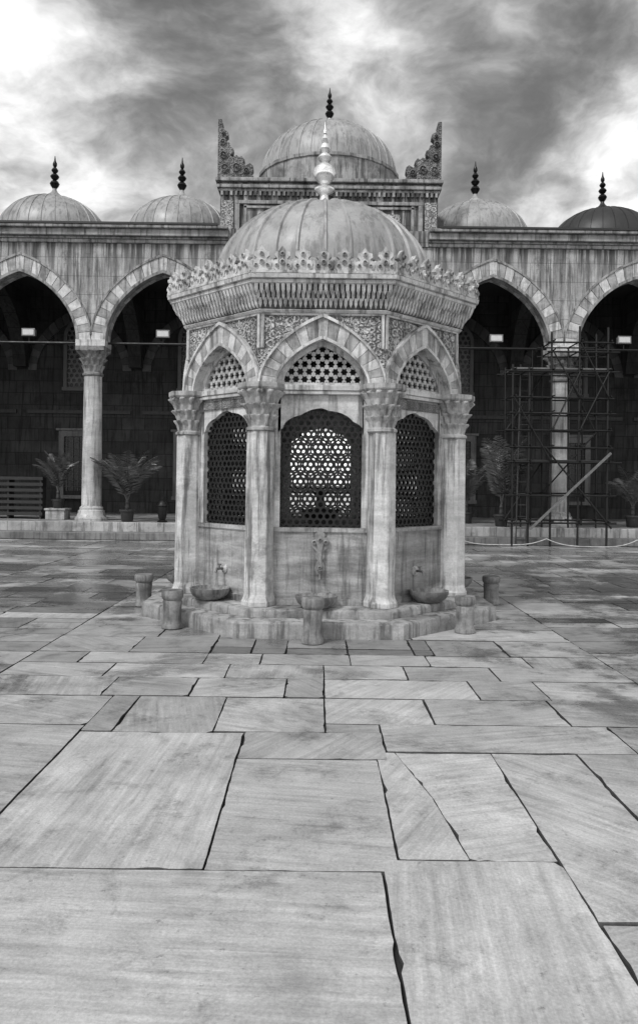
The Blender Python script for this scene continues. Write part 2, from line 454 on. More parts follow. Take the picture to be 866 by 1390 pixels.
t.put(bp.inputs['Height'],hh); t.put(p.inputs['Normal'],bp.outputs[0])
me.materials.append(pm)
po=bpy.data.objects.new('courtyard_paving',me); COL.objects.link(po); po['kind']='structure'; po['label']='worn veined marble slabs paving the courtyard'; po['category']='paving'

# ------------------------------------------------------------ ablution fountain
F=empty('ablution_fountain',(FC[0],FC[1],0),'octagonal carved marble ablution fountain with ribbed dome','fountain')
def rough_oct(ap,z0,z1,seed):
    random.seed(seed); b=MB(); rings=[]
    n=14; base=[]
    for k in range(8):
        a0=math.pi/8+k*math.pi/4; a1=a0+math.pi/4; Rr=ap/math.cos(math.pi/8)
        for j in range(n):
            f=j/n; x=Rr*(math.cos(a0)*(1-f)+math.cos(a1)*f); y=Rr*(math.sin(a0)*(1-f)+math.sin(a1)*f)
            q=1-U(0,.006)-(U(.004,.014) if R()<.12 else 0); base.append((x,y,q))
    rings.append([(x,y,z0) for x,y,q in base]); rings.append([(x*(1-(1-q)*.3),y*(1-(1-q)*.3),z1-.03) for x,y,q in base])
    rings.append([(x*(q-.001),y*(q-.001),z1-.010) for x,y,q in base]); rings.append([(x*(q-.008),y*(q-.008),z1) for x,y,q in base])
    b.loft(rings); return b
obj('lower_step',rough_oct(2.09,-.02,.17,4),M_step,F,smooth=40)
obj('upper_step',rough_oct(1.86,.172,.262,5),M_step,F,smooth=40)
random.seed(21)
def bay_meshes():
    d={}
    b=MB(); b.box(-.56,.56,-1.54,-1.44,.263,1.06); b.box(-.565,.565,-1.56,-1.42,1.06,1.105); b.box(-.565,.565,-1.565,-1.42,.263,.33)
    d['wall_panel']=(b,[M_panel])
    b=MB(); pts=arch_pts(.475,.30,2.12,.25,54,lobes=4.5,lobed=.06)
    arch_wall(b,.58,1.106,2.60,pts,-1.53,-1.43)
    for sg in (-1,1):
        a,c_=sorted((sg*.50,sg*.535)); b.box(a,c_,-1.55,-1.53,1.106,2.45)
    d['window_surround']=(b,[M_marble])
    b=MB(); b.box(-.60,.60,-1.60,-1.40,2.602,2.66); b.box(-.60,.60,-1.585,-1.42,2.56,2.60)
    d['string_course']=(b,[M_marble])
    b=MB()
    def ins(x,z):
        if abs(x)>.53 or z<1.08: return False
        if z<2.1: return True
        return (x/.55)**2+((z-2.1)/.38)**2<1
    hexgrid(b,ins,.074,.0265,-1.475,-1.455,-.518,.54,1.10,2.5)
    d['window_grille']=(b,[M_iron])
    b=MB(); pts=arch_pts(.50,.50,2.66,.35,36)
    arch_wall(b,.668,2.662,3.44,pts,-1.615,-1.50); d['carved_spandrel']=(b,[M_carve])
    b=MB()
    for sg in (-1,1):
        a,c_=sorted((sg*.63,sg*.665)); b.box(a,c_,-1.64,-1.61,3.05,3.43)
        a,c_=sorted((sg*.30,sg*.315)); b.box(a,c_,-1.63,-1.61,3.325,3.40)
    b.box(-.63,.63,-1.642,-1.61,3.405,3.44)
    d['panel_frame']=(b,[M_marble])
    b=MB(); voussoirs(b,.50,.50,.672,.72,2.664,-1.65,-1.49,n=17,k=.35); d['arch']=(b,[M_vA,M_vB])
    b=MB(); o1=arch_pts(.695,.755,2.664,.35,40); o2=arch_pts(.672,.72,2.664,.35,40)
    for i in range(40):
        b.prism([o2[i],o2[i+1],o1[i+1],o1[i]],-1.675,-1.60)
    d['outer_moulding']=(b,[M_marble])
    b=MB()
    o1=arch_pts(.515,.52,2.664,.35,40); o2=arch_pts(.49,.485,2.664,.35,40)
    for i in range(40):
        b.prism([o2[i],o2[i+1],o1[i+1],o1[i]],-1.665,-1.50)
    d['inner_moulding']=(b,[M_marble])
    b=MB(); pts=arch_pts(.42,.40,2.69,.35,36); b.box(-.56,.56,-1.54,-1.47,2.661,2.69); arch_wall(b,.56,2.69,3.32,pts,-1.54,-1.47)
    d['tympanum']=(b,[M_marble])
    b=MB()
    def ins2(x,z): return (x/.46)**2+((z-2.66)/.46)**2<1
    hexgrid(b,ins2,.096,.037,-1.515,-1.49,-.48,.5,2.73,3.15,flower=.22)
    d['tympanum_grille']=(b,[M_tracery])
    return d
BM=bay_meshes()
meshes={k:(v[0].mesh(k,v[1]) ) for k,v in BM.items()}
for k in range(8):
    for nme,me in meshes.items():
        o=obj(nme,me,None,F,rz=k*math.pi/4)
        if nme in('string_course','panel_frame'):
            b=o.modifiers.new('bevel','BEVEL'); b.width=.006; b.segments=2; b.limit_method='ANGLE'
mb=MB(); mb.box(-.44,.44,-1.55,-1.50,2.44,2.54); ml=mb.mesh('lintel_carving',[M_carvesm])
for k in (1,7): obj('lintel_carving',ml,None,F,rz=k*math.pi/4)
def fold(sf,z):
    P=[(.155,.012),(.094,.128),(-.06,.138),(-.15,.10),(-.15,-.10),(-.06,-.138),(.094,-.128),(.155,-.012)]
    return [(x*sf,y*sf,z) for x,y in P]
b=MB(); b.loft([fold(1.22,0),fold(1.22,.05),fold(1.14,.075),fold(1.08,.10),fold(1.03,.13),fold(.97,1.86),fold(.93,1.89)])
cm=b.mesh('column',[M_marble])
def tier(z0,z1,r0,r1,n,amp,ph):
    return [(r0,z0,(n,amp*.3,ph)),(r0+(r1-r0)*.25,z0+(z1-z0)*.5,(n,amp*.8,ph)),(r1,z1-.012,(n,amp,ph)),(r1,z1,(n,amp,ph))]
b=MB()
prof=[(.140,1.88),(.165,1.895),(.165,1.92),(.14,1.935)]
prof+=tier(1.94,2.06,.135,.17,12,.13,0)+tier(2.062,2.18,.145,.195,12,.15,math.pi)+tier(2.182,2.31,.17,.225,12,.15,0)+[(.225,2.33)]
b.lathe(prof,72,ang0=math.pi/8)
b.loft([[(.262*math.cos(math.pi/8+i*math.pi/4)*s,.262*math.sin(math.pi/8+i*math.pi/4)*s,z) for i in range(8)] for s,z in ((.93,2.332),(.98,2.35),(.98,2.40))])
cpm=b.mesh('capital',[M_cap],None)
for k in range(8):
    a=math.pi/8+k*math.pi/4
    cr=1.72
    o=obj('column',cm,None,F,loc=(cr*math.cos(a),cr*math.sin(a),.262),rz=a)
    bb=o.modifiers.new('bevel','BEVEL'); bb.width=.008; bb.segments=2; bb.limit_method='ANGLE'
    o2=obj('capital',cpm,None,o)
# cornice
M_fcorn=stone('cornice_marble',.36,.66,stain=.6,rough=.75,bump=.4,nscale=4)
M_fshade=stone('cornice_niche_shade',.06,.15,stain=.4,rough=.85,bump=.4,nscale=3)  # shaded copy of the cornice marble, painted dark behind the teeth
mb=MB()
octring(mb,[(1.60,3.42),(1.655,3.43),(1.675,3.455),(1.65,3.47)],cap=True)
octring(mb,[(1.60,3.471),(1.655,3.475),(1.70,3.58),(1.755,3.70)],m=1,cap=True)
octring(mb,[(1.60,3.701),(1.81,3.705),(1.822,3.715),(1.822,3.745),(1.81,3.75),(1.85,3.757),(1.857,3.80),(1.80,3.805),(1.3,3.81)],cap=True)
def tooth(b,u,wd,z0,z1,a0,a1):
    vs=[(u-wd,-a1,z1),(u+wd,-a1,z1),(u+wd,-a0-(a1-a0)*.5,z0+(z1-z0)*.4),(u,-a0-.004,z0),(u-wd,-a0-(a1-a0)*.5,z0+(z1-z0)*.4),
        (u-wd,-a0+.06,z1),(u+wd,-a0+.06,z1),(u+wd,-a0+.06,z0+(z1-z0)*.4),(u,-a0+.06,z0),(u-wd,-a0+.06,z0+(z1-z0)*.4)]
    b.add(vs,[(0,4,3,2,1),(0,1,6,5),(1,2,7,6),(2,3,8,7),(3,4,9,8),(4,0,5,9)])
for k in range(8):
    st0=len(mb.v)
    for row,(z0,z1,a0,a1,n,wf_) in enumerate([(3.475,3.575,1.675,1.715,26,.62),(3.545,3.645,1.715,1.76,27,.62),(3.60,3.705,1.76,1.812,26,.66)]):
        half=a1*math.tan(math.pi/8)-.01
        for i in range(n):
            u=-half+(i+.5)*2*half/n
            tooth(mb,u,half/n*wf_,z0+U(-.006,.006),z1,a0,a1)
    mb.xform(Matrix.Rotation(k*math.pi/4,4,'Z'),st0)
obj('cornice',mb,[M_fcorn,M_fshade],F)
pal=[(-.085,0),(.085,0),(.075,.03),(.10,.055),(.105,.10),(.085,.13),(.06,.125),(.055,.145),(.085,.17),(.08,.205),(.04,.215),(.025,.235),(0,.265)]
pal=pal+[(-x,z) for x,z in pal[2:-1]][::-1]
mb=MB()
for k in range(8):
    st0=len(mb.v); half=1.835*math.tan(math.pi/8)
    n=7
    for i in range(n):
        u=-half+(i+.5)*2*half/n; js=U(.90,1.04)
        mb.prism([(u+x*.95,3.80+z*1.08*js) for x,z in pal],-1.85,-1.79)
        for (dx,dz,rr) in ((0,.12,.030),(-.06,.085,.020),(.06,.085,.020),(0,.205,.026)):
            s2=len(mb.v); mb.lathe([(rr,-.012),(rr,.010),(rr*.65,.022),(rr*.5,-.008),(.002,-.008)],10,m=0); mb.xform(Matrix.Translation((u+dx,-1.852,3.80+dz))@Matrix.Rotation(math.radians(90),4,'X'),s2)
    for i in range(n+1):
        u=-half+i*2*half/n
        mb.prism([(u-.05,3.80),(u+.05,3.80),(u+.035,3.86),(u+.05,3.90),(u,3.95),(u-.05,3.90),(u-.035,3.86)],-1.835,-1.80)
    mb.box(-half,half,-1.86,-1.785,3.803,3.83)
    mb.xform(Matrix.Rotation(k*math.pi/4,4,'Z'),st0)
obj('cresting',mb,stone('cresting_marble',.26,.64,stain=.7,rough=.7,bump=.5,nscale=7),F)
def dome_mesh(name,Rd,rise,zc,ribs,mat,drum=0,seg=96,ribh=.012):
    b=MB(); prof=[]
    if drum: prof+= [(Rd*1.05,zc-drum),(Rd*1.05,zc-.05),(Rd*1.03,zc-.02)]
    N=18
    for i in range(N+1):
        th=(math.pi/2-.06)*i/N
        prof.append((Rd*math.cos(th),zc+rise*math.sin(th)))
    b.lathe(prof,seg)
    for k in range(ribs):
        a=2*math.pi*(k+.5)/ribs+U(-.012,.012); ca,sa=math.cos(a),math.sin(a)
        for i in range(N):
            t0=(math.pi/2-.10)*i/N; t1=(math.pi/2-.10)*(i+1)/N
            def P(t_,e): return Vector(((Rd*math.cos(t_)+e*math.cos(t_))*ca,(Rd*math.cos(t_)+e*math.cos(t_))*sa,zc+(rise+e)*math.sin(t_)))
            tn=Vector((-sa,ca,0))*ribh*.8
            p0,p1,q0,q1=P(t0,-.01),P(t1,-.01),P(t0,ribh),P(t1,ribh)
            b.add([p0-tn*1.4,p1-tn*1.4,q1-tn*.6,q0-tn*.6,p0+tn*1.4,p1+tn*1.4,q1+tn*.6,q0+tn*.6],[(0,1,2,3),(7,6,5,4),(3,2,6,7)])
    return b.mesh(name,[mat],35)
o=obj('dome',dome_mesh('dome',1.37,1.02,4.12,30,M_lead,drum=.315,ribh=.026),None,F)
fin=[(.25,-.01),(.20,.03),(.14,.06),(.09,.10),(.06,.15),(.05,.20),(.075,.22),(.135,.26),(.14,.28),(.075,.31),(.05,.33),(.08,.36),(.135,.42),(.152,.49),(.135,.55),(.07,.60),(.045,.63),(.08,.655),(.095,.685),(.08,.715),(.045,.74),(.065,.765),(.078,.80),(.06,.84),(.035,.87),(.05,.90),(.058,.925),(.045,.95),(.022,.98),(.03,1.0),(.012,1.04),(.006,1.15)]
mb=MB(); mb.lathe([(r*.95,z+5.115) for r,z in fin],32)
obj('finial',mb,M_silver,o,smooth=40)
mb=MB(); octring(mb,[(1.49,3.36),(1.49,3.41)]); obj('ceiling',mb,M_ceil,F)  # unseen slab added under the dome to keep the interior dark
mb=MB(); mb.lathe([(.34,.263),(.34,.85),(.38,.88),(.38,.93),(.2,.98),(.14,1.12),(.24,1.2),(.24,1.24),(.06,1.28),(.05,1.42),(.1,1.46),(.02,1.5)],24); obj('water_tank',mb,M_wood,F,smooth=35)
bas=MB(); bas.lathe([(.10,.0),(.15,.015),(.20,.055),(.222,.10),(.225,.135),(.205,.135),(.185,.09),(.10,.045),(.01,.04)],28); bas_m=bas.mesh('basin',[M_stool],40)
orn=MB()
op=[(-.035,.60),(.035,.60),(.055,.66),(.045,.71),(.025,.75),(.05,.79),(.04,.85),(.085,.90),(.105,.96),(.08,1.01),(.05,1.0),(.055,1.04),(0,1.09)]
op=op+[(-x,z) for x,z in op[2:-1]][::-1]
orn.prism(op,-1.575,-1.535)
orn.prism([(-.015,.62),(.015,.62),(.03,.7),(.012,.76),(.02,.86),(.04,.95),(0,1.03),(-.04,.95),(-.02,.86),(-.012,.76),(-.03,.7)],-1.60,-1.57)
for (x_,z_,r_) in ((-.062,.95,.03),(.062,.95,.03),(0,.98,.024),(0,.68,.022)):
    s0=len(orn.v); orn.lathe([(r_,0),(r_,.018),(r_*.6,.026),(r_*.45,.004),(.002,.004)],12); orn.xform(Matrix.Translation((x_,-1.575 if x_ else -1.60,z_))@Matrix.Rotation(math.radians(90),4,'X'),s0)
orn_m=orn.mesh('tap_ornament',[stone('ornament_stone',.14,.30,stain=.5,rough=.6,nscale=8)])
ros=MB(); ros.lathe([(.055,0),(.055,.012),(.03,.03),(.02,.035)],16); ros.xform(Matrix.Translation((0,-1.54,.60))@Matrix.Rotation(math.radians(90),4,'X'))
ros_m=ros.mesh('tap_rosette',[M_marble])
tap=MB(); tap.tube((0,-1.54,.60),(0,-1.66,.60),.014,10); tap.tube((0,-1.655,.605),(0,-1.675,.555),.013,10); tap.tube((0,-1.62,.60),(0,-1.62,.65),.01,8); tap.tube((-.03,-1.62,.65),(.03,-1.62,.65),.008,8)
tap_m=tap.mesh('tap',[simple('tap_metal',.2,.4,.8)])
for k in range(8):
    a=k*math.pi/4
    p=Matrix.Rotation(a,3,'Z')@Vector((0,-1.75,.263))
    if k!=0: obj('basin',bas_m,None,F,loc=p,rz=a)
    else: obj('basin',bas_m,None,F,loc=(-.03,-1.74,.263))
    obj('tap',tap_m,None,F,rz=a)
    if k==0: obj('tap_ornament',orn_m,None,F)
    else: obj('tap_rosette',ros_m,None,F,rz=a)

# ------------------------------------------------------------ stone stools
sp_=[(.10,0),(.118,.01),(.118,.05),(.105,.07),(.098,.12),(.10,.25),(.108,.33),(.098,.35),(.112,.37),(.12,.39),(.12,.45),(.112,.47),(.06,.475),(.01,.475)]
mb=MB(); mb.lathe(sp_,28); sm=mb.mesh('stone_stool',[M_stool],40)
for i,(x,y,s,zs,rz) in enumerate([(-.045,7.60,.94,.98,0),(-1.57,8.30,.98,.88,1),(-2.21,9.75,.98,.86,2),(1.59,8.25,.93,.84,3),(2.32,10.25,.98,.80,4)]):
    o=bpy.data.objects.new('stone_stool',sm); COL.objects.link(o); o.location=(x,y,0.001); o.scale=(s,s,zs); o.rotation_euler=(0,0,rz)
    o['label']='round worn stone washing stool beside the fountain steps'; o['category']='stone stool'; o['group']='stone stools around the fountain'

# ------------------------------------------------------------ arcade
AX,AY=.18,21.6
A=empty('courtyard_arcade',(AX,AY,0),'domed marble arcade gallery with pointed arches enclosing the courtyard','building')
BC=[4.59,8.58,12.57]
ALLB=[s*c for s in (-1,1) for c in BC]
PZ=.45
mb=MB(); mb.box(-16,16,-.80,6.2,0.0,PZ); obj('platform',mb,stone('platform_stone',.18,.42,stain=.6,brick=(1.3,.9,.01,.15),rough=.5,perobj=False),A,bevel=.015)
mb=MB(); mb.box(-16,16,-1.28,-.805,0.0,.2); obj('step',mb,stone('platform_step_stone',.08,.20,stain=.5,brick=(1.5,.9,.012,.15),rough=.5,perobj=False),A,bevel=.015)
ZS=5.5
b=MB(); arch_wall(b,1.9945,ZS,8.2,arch_pts(1.62,1.92,ZS,.25,36),-.25,.25); wall_m=b.mesh('bay_wall',[M_facade])
b=MB(); voussoirs(b,1.60,1.90,1.985,2.34,ZS,-.285,.27,n=25,k=.25); arch_m=b.mesh('arch',[M_vA,M_vB])
b=MB()
o1=arch_pts(2.03,2.41,ZS,.25,40); o2=arch_pts(1.985,2.345,ZS,.25,40)
for i in range(1,39): b.prism([o2[i],o2[i+1],o1[i+1],o1[i]],-.31,-.25)
mouldo_m=b.mesh('outer_moulding',[M_cornice])
b=MB()
o1=arch_pts(1.66,1.97,ZS,.25,40); o2=arch_pts(1.585,1.885,ZS,.25,40)
for i in range(0,40): b.prism([o2[i],o2[i+1],o1[i+1],o1[i]],-.30,.0)
mouldi_m=b.mesh('inner_moulding',[M_cornice])
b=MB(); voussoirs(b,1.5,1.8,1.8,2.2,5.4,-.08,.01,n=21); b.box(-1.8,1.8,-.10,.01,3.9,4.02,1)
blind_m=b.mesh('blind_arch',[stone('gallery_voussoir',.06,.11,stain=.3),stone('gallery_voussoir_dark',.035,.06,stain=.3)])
b=MB(); b.tube((-1.6,0,5.45),(1.6,0,5.45),.035,8); tie_m=b.mesh('tie_rod',[M_iron])
for c in ALLB:
    o=obj('bay_wall',wall_m,None,A,loc=(c,0,0))
    a_=obj('arch',arch_m,None,A,loc=(c,0,0)); obj('outer_moulding',mouldo_m,None,a_,loc=(0,0 if c>0 else -.002,0)); obj('inner_moulding',mouldi_m,None,a_)
    obj('blind_arch',blind_m,None,A,loc=(c,5.2,0)); obj('tie_rod',tie_m,None,A,loc=(c,0,0))
for (x0,x1) in ((-16,-2.78),(2.78,16)):
    mb=MB()
    mb.box(x0,x1,-.32,.2,8.2,8.3); mb.box(x0,x1,-.36,.2,8.303,8.36); mb.box(x0,x1,-.46,.2,8.363,8.55); mb.box(x0,x1,-.56,.2,8.553,8.64)
    obj('cornice',mb,M_cornice,A,bevel=.02)
for (x0,x1) in ((-16,-3.06),(3.06,16)):
    mb=MB(); mb.box(x0,x1,-.58,5.6,8.643,8.70); obj('roof',mb,M_leaddk,A)
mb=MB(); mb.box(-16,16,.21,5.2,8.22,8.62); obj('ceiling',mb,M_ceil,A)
b=MB(); arch_wall(b,2.47,ZS,8.21,arch_pts(2.1,2.3,ZS,.25,24),-.22,.22); tm=b.mesh('transverse_arch',[M_back])
for xc in (-10.575,-6.585,-2.6,2.6,6.585,10.575): obj('transverse_arch',tm,None,A,loc=(xc,2.73,0),rz=math.pi/2)
b=MB(); b.box(-.2,.2,-.25,5.2,PZ,8.2); em=b.mesh('end_light_blocker',[M_back])  # unseen wall added to stop light leaking in at the gallery ends
for x in (-14.5,14.5): obj('end_light_blocker',em,None,A,loc=(x,0,0))
for (a_,b_,z_) in ((-14.7,-1.3,PZ),(1.3,14.7,PZ),(-1.299,1.299,4.1)):
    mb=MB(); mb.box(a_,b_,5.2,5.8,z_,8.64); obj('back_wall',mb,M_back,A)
lat=MB()
hexgrid(lat,lambda x,z:(abs(x)<.42 and z<6.6) or (x/.46)**2+((z-6.6)/.5)**2<1,.19,.066,-.05,-.02,-.475,.48,4.9,7.1)
lat_m=lat.mesh('lattice',[M_lattice])
wf=MB(); wf.prism([(-.44,4.82)]+[(.44,4.82)]+[(x,z) for x,z in arch_pts(.44,.52,6.6,.2,20)],-.02,0,0)
pane_m=wf.mesh('window_pane',[M_dark])
fo=arch_pts(.56,.68,6.6,.25,24); fi=arch_pts(.44,.54,6.6,.25,24)
fr=MB(); fr.prism([(.56,4.82)]+fo+[(-.56,4.82),(-.44,4.82)]+fi[::-1]+[(.44,4.82)],-.09,0); fr.box(-.6,.6,-.10,0,4.70,4.82)
fr_m=fr.mesh('frame',[stone('window_frame_stone',.08,.13)])
lw=MB(); lw.box(-.5,.5,-.03,0,1.2,3.1); lw_m=lw.mesh('lower_window',[M_dark])
lf=MB(); lf.box(-.68,-.5,-.12,0,1.05,3.1); lf.box(.5,.68,-.12,0,1.05,3.1); lf.box(-.68,.68,-.12,0,3.1,3.3); lf.box(-.72,.72,-.16,0,.93,1.05); lf.box(-.76,.76,-.18,0,3.303,3.38)
lf_m=lf.mesh('frame',[stone('lower_frame_stone',.10,.18,stain=.4)])
lb=MB()
for i in range(5): 
    x=-.4+i*.2; lb.tube((x,-.06,1.2),(x,-.06,3.1),.014,6)
for i in range(8):
    z=1.35+i*.22; lb.tube((-.5,-.06,z),(.5,-.06,z),.012,6)
lb_m=lb.mesh('bars',[simple('grey_bars',.10,.5,.3)])
for c in ALLB:
    wn=obj('upper_window',pane_m,None,A,loc=(c,5.19,0)); obj('lattice',lat_m,None,wn); obj('frame',fr_m,None,wn)
    wn=obj('lower_window',lw_m,None,A,loc=(c,5.19,0)); obj('frame',lf_m,None,wn); obj('bars',lb_m,None,wn)
cs=MB(); cs.lathe([(.275,PZ+.42),(.27,PZ+1.4),(.245,4.52)],36); cs_m=cs.mesh('column',[M_colgrey],40)
cb=MB(); cb.lathe([(.46,PZ+.001),(.46,PZ+.06),(.40,PZ+.13),(.37,PZ+.2),(.36,PZ+.28),(.32,PZ+.31),(.325,PZ+.36),(.285,PZ+.4),(.27,PZ+.425)],32); cb_m=cb.mesh('base',[M_colgrey],35)
cc_=MB()
cp=[(.25,4.50),(.29,4.53),(.29,4.58),(.255,4.61)]+tier(4.62,4.80,.25,.30,12,.10,0)+tier(4.802,5.0,.27,.35,12,.12,math.pi)+tier(5.002,5.2,.31,.42,12,.12,0)
cc_.lathe(cp,72)
cc_.box(-.40,.40,-.36,.36,5.202,5.32); cc_m=cc_.mesh('capital',[stone('arcade_capital',.10,.30,stain=.6,rough=.75,bump=.4,nscale=5)])
ci=MB(); ci.box(-.41,.41,-.33,.33,5.322,5.499); ci_m=ci.mesh('impost',[M_vA])
for x in (-14.5,-10.575,-6.585,6.585,10.575,14.5):
    o=obj('column',cs_m,None,A,loc=(x,0,0)); obj('base',cb_m,None,o); obj('capital',cc_m,None,o); obj('impost',ci_m,None,o)
def finial_mb(s=1.0,z=0):
    b=MB()
    pr=[(.42,-.08),(.30,.02),(.17,.10),(.09,.17),(.055,.23),(.05,.27)]
    b.lathe([(r*s,z+h*s) for r,h in pr],24,m=0)
    pr=[(.05,.27),(.10,.34),(.125,.40),(.09,.46),(.04,.49),(.09,.54),(.115,.59),(.08,.64),(.035,.67),(.07,.71),(.09,.75),(.06,.80),(.03,.83),(.055,.88),(.055,.93),(.025,1.0),(.008,1.13)]
    b.lathe([(r*s,z+h*s) for r,h in pr],24,m=1)
    return b
dmL=dome_mesh('dome',1.69,1.38,9.02,28,M_lead,drum=.315,ribh=.022)
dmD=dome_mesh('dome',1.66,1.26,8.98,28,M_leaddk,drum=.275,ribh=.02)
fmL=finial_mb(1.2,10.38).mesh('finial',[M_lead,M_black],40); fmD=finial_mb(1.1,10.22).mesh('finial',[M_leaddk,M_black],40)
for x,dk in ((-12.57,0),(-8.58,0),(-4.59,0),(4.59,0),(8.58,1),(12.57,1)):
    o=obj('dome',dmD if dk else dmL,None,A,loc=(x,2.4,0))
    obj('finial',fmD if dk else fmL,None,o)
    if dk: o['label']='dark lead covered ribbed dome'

# ------------------------------------------------------------ portal
P=empty('entrance_portal',(AX,AY,0),'tall carved stone entrance portal with large dome rising above the arcade','portal')
DZ=.12
mb=MB(); mb.box(-3.05,3.05,-.12,4.9,8.644,9.62+DZ)
obj('upper_wall',mb,M_facade,P)
mb=MB(); mb.box(-2.775,2.775,-.30,.2,8.2,8.64)
arch_wall(mb,2.59,ZS,8.198,arch_pts(1.9,2.1,ZS,.25,30),-.24,.26)
obj('wall',mb,M_facade,P)
for sg in (-1,1):
    mb=MB(); a,b_=sorted((sg*1.95,sg*2.58)); mb.box(a,b_,-.22,.4,PZ,ZS-.003)
    obj('pier',mb,M_facade,P)
mb=MB()
mb.box(-3.10,3.10,-.17,4.95,9.62,9.70); mb.box(-3.14,3.14,-.22,5,9.703,9.80); mb.box(-3.08,3.08,-.15,4.9,9.803,9.87); mb.box(-3.18,3.18,-.27,5.04,9.873,9.98)
obj('cornice',mb,M_cornice,P,bevel=.02,loc=(0,0,DZ))
mb=MB()
for i in range(46):
    x=-3.0+i*6.0/45; mb.box(x-.035,x+.035,-.20,-.115,9.5,9.617)
obj('dentils',mb,M_facade,P,loc=(0,0,DZ))
mb=MB()
for sg in (-1,1):
    for (xa,xb,dp) in ((2.50,2.62,.08),(2.30,2.38,.05)):
        a,b_=sorted((sg*xa,sg*xb)); mb.box(a,b_,-.12-dp,-.11,8.65,9.38)
mb.box(-2.62,2.62,-.20,-.11,9.383,9.48); mb.box(-2.38,2.38,-.17,-.11,9.27,9.34)
obj('frame_moulding',mb,M_cornice,P,bevel=.01)
pc=stone('portal_carving',.3,.5,carve=(6,.6),stain=.3,rough=.8,bump=.9)
for sg in (-1,1):
    for (xa,xb,y_,z0,z1) in ((2.68,3.02,-.16,8.66,9.48),(1.35,2.0,-.15,8.72,9.14)):
        a,b_=sorted((sg*xa,sg*xb)); mb=MB(); mb.box(a,b_,y_,-.11,z0,z1); obj('carved_panel',mb,pc,P)
ac=[(0,0),(0,1.62),(.10,1.62),(.13,1.50),(.10,1.40),(.17,1.33),(.27,1.27),(.28,1.17),(.20,1.10),(.22,1.0),(.32,.96),(.36,.84),(.43,.80),(.42,.70),(.33,.62),(.40,.56),(.52,.62),(.60,.56),(.66,.60),(.74,.50),(.70,.40),(.78,.33),(.90,.40),(.98,.34),(.99,.22),(.93,.12),(1.02,.0)]
for sg in (-1,1):
    mb=MB(); poly=[( (-3.12+x) if sg<0 else (3.12-x), 9.985+z) for x,z in ac]
    mb.prism(poly,-.22,.04)
    for (x,z,r) in ((.20,.25,.13),(.52,.28,.13),(.80,.18,.09),(.16,.62,.11),(.14,.98,.09),(.16,1.2,.06)):
        s0=len(mb.v); mb.lathe([(r,0),(r,.04),(r*.7,.06),(r*.6,.02),(r*.3,.02),(r*.25,.07),(.005,.08)],20)
        xx=(-3.12+x) if sg<0 else (3.12-x)
        mb.xform(Matrix.Translation((xx,-.215,9.985+z))@Matrix.Rotation(math.radians(90),4,'X'),s0)
    obj('corner_crest',mb,M_carvedk,P,loc=(0,0,DZ))
mb=MB(); mb.lathe([(2.16,10.105),(2.16,10.95),(2.2,10.97),(2.2,11.06),(2.1,11.10)],24,c=(0,2.4,0)); obj('drum',mb,M_cornice,P)
o=obj('dome',dome_mesh('dome',2.10,1.66,11.08,36,M_lead,ribh=.024),None,P,loc=(0,2.4,0))
obj('finial',finial_mb(1.12,12.72).mesh('finial',[M_colgrey,M_black],40),None,o)
mb=MB(); 
mb.box(-1.55,-1.3,5.05,5.9,PZ+.002,4.1); mb.box(1.3,1.55,5.05,5.9,PZ+.002,4.1); mb.box(-1.55,1.55,5.05,5.9,4.102,4.4)
obj('door_frame',mb,M_marble,P)
mb=MB(); mb.box(-30,30,28.0,80,.0,.42); o=obj('outer_plaza',mb,stone('plaza_stone',.4,.55,rough=.7,perobj=False)); o['kind']='structure'; o['label']='pale stone plaza outside the open gate'; o['category']='pavement'

# ------------------------------------------------------------ potted palms
def palm(loc,h,spread,nf,seed,label,potr=.2,poth=.34):
    random.seed(seed)
    e=empty('potted_palm',loc,label,'potted plant','potted palms along the arcade')
    b=MB(); b.lathe([(potr*.7,0),(potr*.78,.02),(potr*.95,poth*.8),(potr*1.08,poth*.85),(potr*1.08,poth),(potr*.9,poth),(potr*.85,poth*.85),(.01,poth*.84)],20)
    obj('pot',b,M_pot,e,smooth=35)
    b=MB(); b.lathe([(.05,poth*.8),(.065,poth+.05),(.05,poth+.14),(.06,poth+.2),(.03,poth+.28)],10); obj('trunk',b,M_wood,e)
    b=MB()
    z0=poth+.2
    for i in range(nf):
        a=2*math.pi*i/nf+U(-.3,.3); up=U(.45,1.0); L=U(.8,1.1)
        N=14; pos=Vector((0,0,z0)); el=math.radians(50+38*up); pts=[]
        step=h*1.3*L/N
        for j in range(N+1):
            pts.append(pos.copy())
            dirv=Vector((math.cos(a)*math.cos(el)*spread,math.sin(a)*math.cos(el)*spread,math.sin(el)))
            pos=pos+dirv*step; el-=math.radians(U(4,9)*(1.15-up*.5)*(j/N+.4))
        for j in range(N):
            b.tube(pts[j],pts[j+1],.012*(1-j/N)+.004,4)
            if j<2: continue
            d=(pts[j+1]-pts[j]).normalized(); side=d.cross(Vector((0,0,1)))
            if side.length<.05: side=Vector((-math.sin(a),math.cos(a),0))
            side.normalize()
            for q in (0,.5):
                base=pts[j].lerp(pts[j+1],q)
                ll=h*.24*math.sin(math.pi*min(1,(j+q)/N*.85+.12))+.02
                for s_ in (-1,1):
                    tip=base+side*s_*ll+d*ll*.75+Vector((0,0,-ll*U(.15,.5)))
                    wv=d*.022
                    mid=(base+tip)/2+Vector((0,0,ll*.08))
                    b.add([base-wv*.3,base+wv*.3,mid+wv,tip,mid-wv],[(0,1,2,3,4)])
    obj('crown',b,M_leaf,e)
    return e
palm((-5.28,21.15,PZ),1.35,1.0,17,3,'potted palm with arching fronds on the arcade platform edge')
palm((5.05,21.2,PZ),1.7,.62,14,5,'tall upright potted palm beside the scaffolding')
